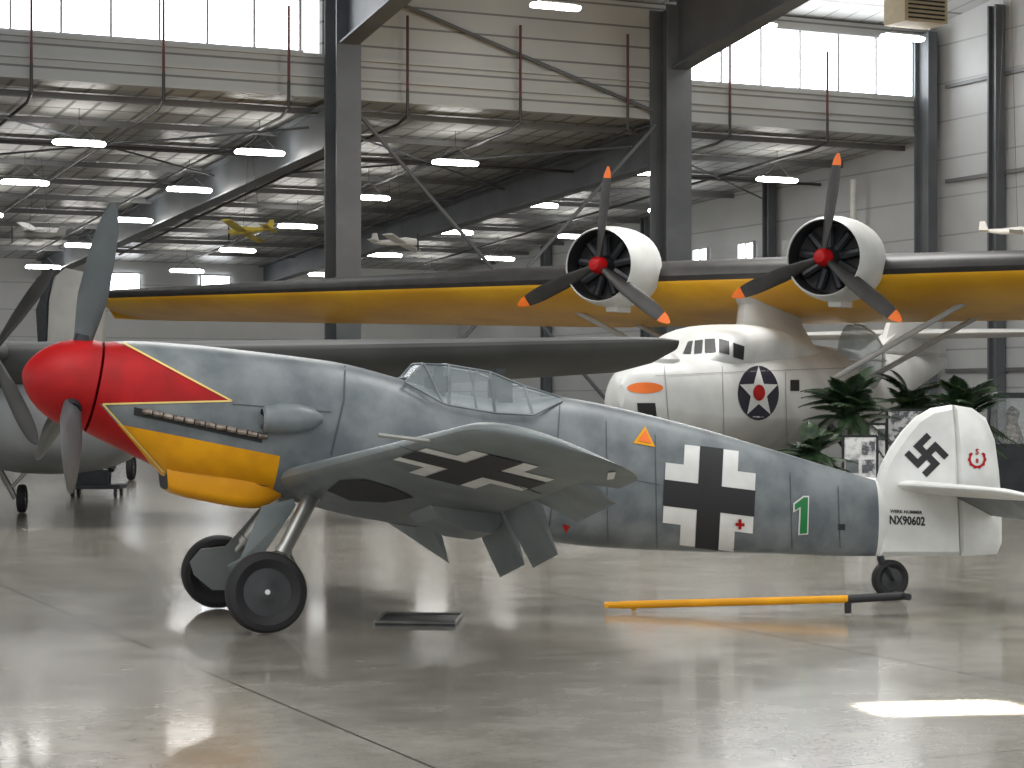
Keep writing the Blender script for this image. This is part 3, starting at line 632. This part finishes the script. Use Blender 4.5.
# ================================================================ LEFT AMPHIBIAN
GO=Vector((-6.95,30.5,0)); ga=Vector((-.11,.994,0)).normalized(); gl=Vector((ga.y,-ga.x,0)); GA=math.atan2(ga.y,ga.x)
def G(b,l,z): return GO+ga*b+gl*l+Z*z
GR=thing('amphibian_airplane','silver-grey airplane at far left, its long grey wing reaching behind the fighter canopy','airplane',GO,GA)
n_=MB(); n_.loft([sring(G(s[0],0,s[2]),G(s[0],0,s[3]),gl,s[1],2.5,32) for s in smooth_st([(-.9,.25,1.9,1.3),(-.7,.7,2.1,1.0),(0,1.2,2.3,.75),(1.2,1.45,2.38,.68),(3,1.4,2.4,.7),(5.5,1.0,2.4,1.0),(8,.5,2.45,1.7),(9.5,.15,2.5,2.2)],4)]); obj('hull',n_,'silver',GR)
n_=MB(); R=[]
for l in (-9.6,-9.4,-9,-6,-3,0,3,6,8.8,9.3,9.6):
    a=abs(l); c=3.8-a*.17; c*=(.35 if a>9.5 else .75 if a>9.2 else 1); R.append(foilring(G(.4-c*.4,l,2.45+.028*a),G(.4+c*.6,l,2.45+.028*a-.19*c),.19-.005*a,1,hi=1.0,lo=1.25))
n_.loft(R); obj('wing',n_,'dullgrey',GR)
n_=MB(); n_.lathe(G(-1.6,-.55,2.5),ga,[(0,.05),(.05,.1),(.3,.15),(1.0,.18),(2.5,.12)],24); obj('engine_nacelle',n_,'dullgrey',GR)
for a in (35,155,275):
    a=math.radians(a); rd=Z*math.cos(a)+gl*math.sin(a); n_=MB(); blade(n_,G(-1.55,-.55,2.5),ga,rd,1.45,.08,.26,hand=-1); obj('propeller_blade',n_,'boot',GR)
n_=MB(); n_.slab([G(b_,l_,z_) for b_,l_,z_ in ((7.0,0,2.4),(7.4,.0,3.6),(7.8,.0,4.2),(8.6,0,4.35),(9.3,0,4.0),(9.6,0,2.4))],gl,.2,0,.3,.3); obj('fin',n_,'beige',GR)
wp=ground(22,513,0); wheel('main_wheel',wp+Z*.23,gl,.23,.14,GR); n_=MB(); n_.tube([wp+Z*.23-gl*.1,wp+Z*.7-gl*.35,wp+Z*1.0-gl*.5],.05); n_.tube([wp+Z*.4-gl*.18,wp+Z*.95+gl*.35],.03); obj('gear_leg',n_,'steel',GR)
wp2=wp-gl*1.9; wheel('main_wheel',wp2+Z*.23,gl,.23,.14,GR)
# separate aircraft tail fin behind
tp=at(78,330,43); tp.z=0
TF=thing('parked_airplane','beige airplane behind the red spinner, only its upright tail showing','airplane',tp)
def TQ(u,v): return at(u,v,43)
n_=MB(); n_.slab([TQ(*p) for p in ((48,345),(50,300),(56,276),(66,268),(84,272),(98,300),(104,345),(104,362),(48,362))],Vector((0,1,0)),.2,0,.3,.3); obj('fin',n_,'beige',TF)
n_=MB(); n_.slab([TQ(*p) for p in ((38,345),(36,310),(47,278),(54,274),(49,300),(47,345))],Vector((0,1,0)),.1,0,.3,.1); obj('rudder',n_,'darkmetal',TF)
n_=MB(); c0=TQ(76,372); n_.lathe(c0-Vector((0,1.5,0)),Vector((-.1,1,-.03)),[(0,.1),(.3,.35),(2,.5),(5,.8),(7,.7),(8,.1)],24); obj('fuselage',n_,'silver',TF)
for sx in (-.6,.6): n_=MB(); pp=c0+Vector((sx,3,0)); pp.z=.3; wheel('wheel',pp,Vector((1,0,0)),.3,.15,TF)
for sx in (-.6,.6):
    n_=MB(); n_.tube([Vector((c0.x+sx,c0.y+3,.3)),Vector((c0.x+sx*.4,c0.y+3,c0.z-.3))],.06); obj('gear_leg',n_,'steel',TF)
# engine stand
es=ground(97,497,0); ES=thing('engine_stand','dark radial engine on a low wheeled cart behind the fighter propeller','engine stand',es)
n_=MB(); n_.box(es+Z*.2,X*.5,Y*.35,Z*.04); n_.box(es+Z*.36-X*.1,X*.32,Y*.04,Z*.14); n_.box(es+Z*.36-X*.1+Y*.2,X*.32,Y*.04,Z*.14); obj('frame',n_,'darkmetal',ES,smooth=False)
for sx in (-.4,.4):
    for sy in (-.28,.28): wheel('caster',es+X*sx+Y*sy+Z*.09,X,.09,.05,ES)
n_=MB(); cc=es+Z*.72-X*.05+Y*.1; n_.lathe(cc-Y*.3,Y,[(0,.08),(.1,.2),(.5,.22)],16)
for k in range(9):
    a=2*math.pi*k/9; n_.tube([cc,cc+(Z*math.cos(a)+X*math.sin(a))*.42],.07,8)
obj('engine',n_,'darkmetal',ES)
# ================================================================ palms, boards, case
def palm(u,vc,d,r,label,nf=16,seed=1):
    random.seed(seed); cz=at(u,vc,d).z; p=at(u,398,d); p.z=0; t=thing('potted_palm',label,'plant',p,0,'potted palms')
    n_=MB(); n_.lathe(p,Z,[(0,.16),(.02,.2),(.35,.26),(.38,.28),(.38,.22)],20); obj('pot',n_,'pot',t)
    n_=MB(); n_.tube([p+Z*.3,p+Z*cz*.7,p+Z*cz],[.05,.04,.03],8); obj('trunk',n_,'pot',t)
    n_=MB()
    for i in range(nf):
        a=2*math.pi*i/nf*1.0+random.uniform(-.3,.3); el=random.uniform(-.3,1.4); L=r*random.uniform(.8,1.2); d_=Vector((math.cos(a),math.sin(a),0)); o=p+Z*(cz-random.uniform(0,.55)*r)
        pts=[o+d_*(L*s*math.cos(el)+L*.3*s*s)+Z*(L*s*math.sin(el)*1.4-L*.6*s*s) for s in [k/9 for k in range(10)]]
        n_.tube(pts,.009,4)
        for k in range(1,10):
            tg=(pts[k]-pts[k-1]).normalized(); sd=tg.cross(Z).normalized() if abs(tg.z)<.98 else X; ll=L*.42*math.sin(math.pi*min(.95,k/10+.1))
            for s in (-1,1):
                for q in (0,.33,.66):
                    b_=pts[k-1].lerp(pts[k],q); e_=b_+sd*s*ll*.75+tg*ll*.55-Z*ll*.3; w_=tg*.013
                    n_.add([b_-w_,b_+w_,(b_+e_)/2+w_*1.3+Z*.02,e_,(b_+e_)/2-w_*1.3+Z*.02],[(0,1,2,3,4)])
    obj('fronds',n_,'leaf',t,smooth=False)
palm(850,403,35.6,.74,'big potted palm right of the star roundel, in front of the white hull',38,1)
palm(811,449,33,.6,'lowest potted palm, just above the fighter back near the star roundel',32,2)
palm(910,398,40.5,.74,'potted palm behind the dark photo board, left of the fin top',32,3)
palm(962,405,34.5,.76,'rightmost potted palm, just right of the white tail fin top',38,5)
def board(u0,u1,v0,d,label,m,seed):
    c=at((u0+u1)/2,v0,d); w=(u1-u0)/F*d; top=c.z; p=Vector((c.x,c.y,0)); t=thing('display_board',label,'display board',p,0,'display boards')
    h=top-.35
    n_=MB(); n_.box(p+Z*(top-h/2),X*w/2,Y*.02,Z*h/2); obj('panel',n_,m,t,smooth=False)
    n_=MB()
    for s in (-1,1): n_.box(p+X*s*w/2+Z*top/2,X*.02,Y*.03,Z*top/2); n_.box(p+X*s*w/2+Z*.02,X*.03,Y*.25,Z*.02)
    n_.box(p+Z*top,X*w/2,Y*.03,Z*.02); obj('stand',n_,'darkmetal',t,smooth=False)
    random.seed(seed)
    for r in range(3):
        for q in range(2):
            if top-.2-.3*r<.5: continue
            n_=MB(); x=(-.24+.48*q)*w; n_.box(p+X*x+Z*(top-.2-.3*r)-Y*.028,X*w*.19,Y*.005,Z*.11); obj('photo_print',n_,random.choice(['darkpaper','paper','camo','paper']),t,smooth=False)
board(843,877,436,33.9,'white display board with photos, beside the small palm','paper',1)
board(887,926,410,37.3,'taller dark display board with pale prints behind the white tail fin','darkpaper',2)
board(868,886,424,39.2,'narrow pale display board squeezed between the white and the dark board','paper',4)
p=at(1012,398,38); p.z=0; t=thing('display_cabinet','dark tall display cabinet at the right edge behind the rudder','cabinet',p)
n_=MB(); n_.box(p+Z*.5,X*.35,Y*.3,Z*.5); obj('body',n_,'darkmetal',t,smooth=False)
n_=MB(); n_.box(p+Z*1.9,X*.37,Y*.32,Z*.05); obj('top_cap',n_,'darkmetal',t,smooth=False)
n_=MB(); n_.box(p+Z*1.43,X*.33,Y*.28,Z*.42); obj('glass_case',n_,'glass',t,smooth=False)
n_=MB(); n_.lathe(p+Z*1.0,Z,[(0,.2),(.1,.22),(.4,.1),(.6,.15),(.7,.02)],16); obj('exhibit',n_,'exhaust',t)
# ================================================================ model planes
def model(u,v,d,span,yaw,m,label,zt,bi=False,roll=0):
    c=at(u,v,d); t=thing('model_airplane',label,'model airplane',c,yaw,'hanging model airplanes'); R=Matrix.Rotation(yaw,3,'Z')@Matrix.Rotation(roll,3,'X'); q=lambda x,y,z: c+R@Vector((x,y,z))*span
    n_=MB(); n_.tube([q(-.42,0,0),q(-.38,0,0),q(-.2,0,.02),q(.1,0,.01),q(.42,0,.03)],[.03*span,.06*span,.07*span,.05*span,.018*span],12); obj('fuselage',n_,m,t)
    for z in ((-.04,.12) if bi else (-.02,)):
        n_=MB(); n_.loft([foilring(q(-.24+.02*abs(y),y,z+.05*abs(y)),q(-.02,y,z+.05*abs(y)),.14) for y in (-.5,-.46,0,.46,.5)]); obj('wing',n_,m,t)
    n_=MB(); n_.loft([foilring(q(.3,y,.03),q(.44,y,.03),.1) for y in (-.18,0,.18)]); obj('tailplane',n_,m,t)
    n_=MB(); n_.slab([q(.3,0,.03),q(.36,0,.18),q(.44,0,.18),q(.46,0,.03)],R@Vector((0,1,0)),.02*span,0,.8,.01); obj('fin',n_,m,t)
    n_=MB(); n_.box(q(-.43,0,0),R@Vector((.006,0,0))*span,R@Vector((0,.014,0))*span,Z*.14*span); obj('propeller',n_,'black',t,smooth=False)
    for x in (-.15,.2): n_=MB(); n_.tube([q(x,0,.05),Vector((c.x,c.y,zt))+R@Vector((x*.4,0,0))],.006,4); obj('hanging_wire',n_,'pipe',t)
model(38,236,54,1.6,.5,'beige','grey model biplane hanging at upper left under the ceiling lights',8.2,True,.2)
model(250,231,54,1.6,-.5,'gold','yellow-green model airplane hanging in front of the deep roof beam',8.2,False,-.3)
model(395,243,54,1.6,2.7,'white','white model airplane hanging right of the left thick column',8.2,False,.2)
model(1008,232,46,1.4,2.9,'white','white model airplane hanging before the tall right wall',11)
# ================================================================ lights / camera
w=bpy.data.worlds.new('World'); SC.world=w; w.use_nodes=True; bg=w.node_tree.nodes['Background']; bg.inputs['Color'].default_value=(.97,.985,1,1); bg.inputs['Strength'].default_value=1.18
def area(name,loc,rot,sx,sy,p,spread=180,col=(1,1,1)):
    l=bpy.data.lights.new(name,'AREA'); l.shape='RECTANGLE'; l.size=sx; l.size_y=sy; l.energy=p; l.spread=math.radians(spread); l.color=col
    o=bpy.data.objects.new(name,l); COL.objects.link(o); o.location=loc; o.rotation_euler=rot; return o
area('hall_fill',(-6,10,11.5),(0,0,0),6,4,450,col=(1,.99,.97)); area('hall_fill',(5,20,11.5),(0,0,0),6,4,700,col=(1,.99,.97)); area('hall_fill',(-4,32,11.5),(0,0,0),6,4,1200,col=(1,.99,.97)); area('hall_fill',(6,40,11.3),(0,0,0),5,3,1300,col=(1,.99,.97))  # broad unseen fill lights added to brighten the hall, no fixtures modelled
c=ground(943,708); area('sun_patch_light',(c.x,c.y,8.5),(0,0,math.radians(8)),.82,.42,60,2,(1,.96,.85))  # added narrow area light that throws the sunlit patch onto the floor
cd=bpy.data.cameras.new('Camera'); cam=bpy.data.objects.new('Camera',cd); COL.objects.link(cam); cam.location=CAM; cam.rotation_euler=(math.pi/2,0,0)
cd.sensor_width=36; cd.lens=F/1024*36; cd.shift_y=(HY-384)/1024; cd.clip_end=300; SC.camera=cam
SC.view_settings.view_transform='Standard'
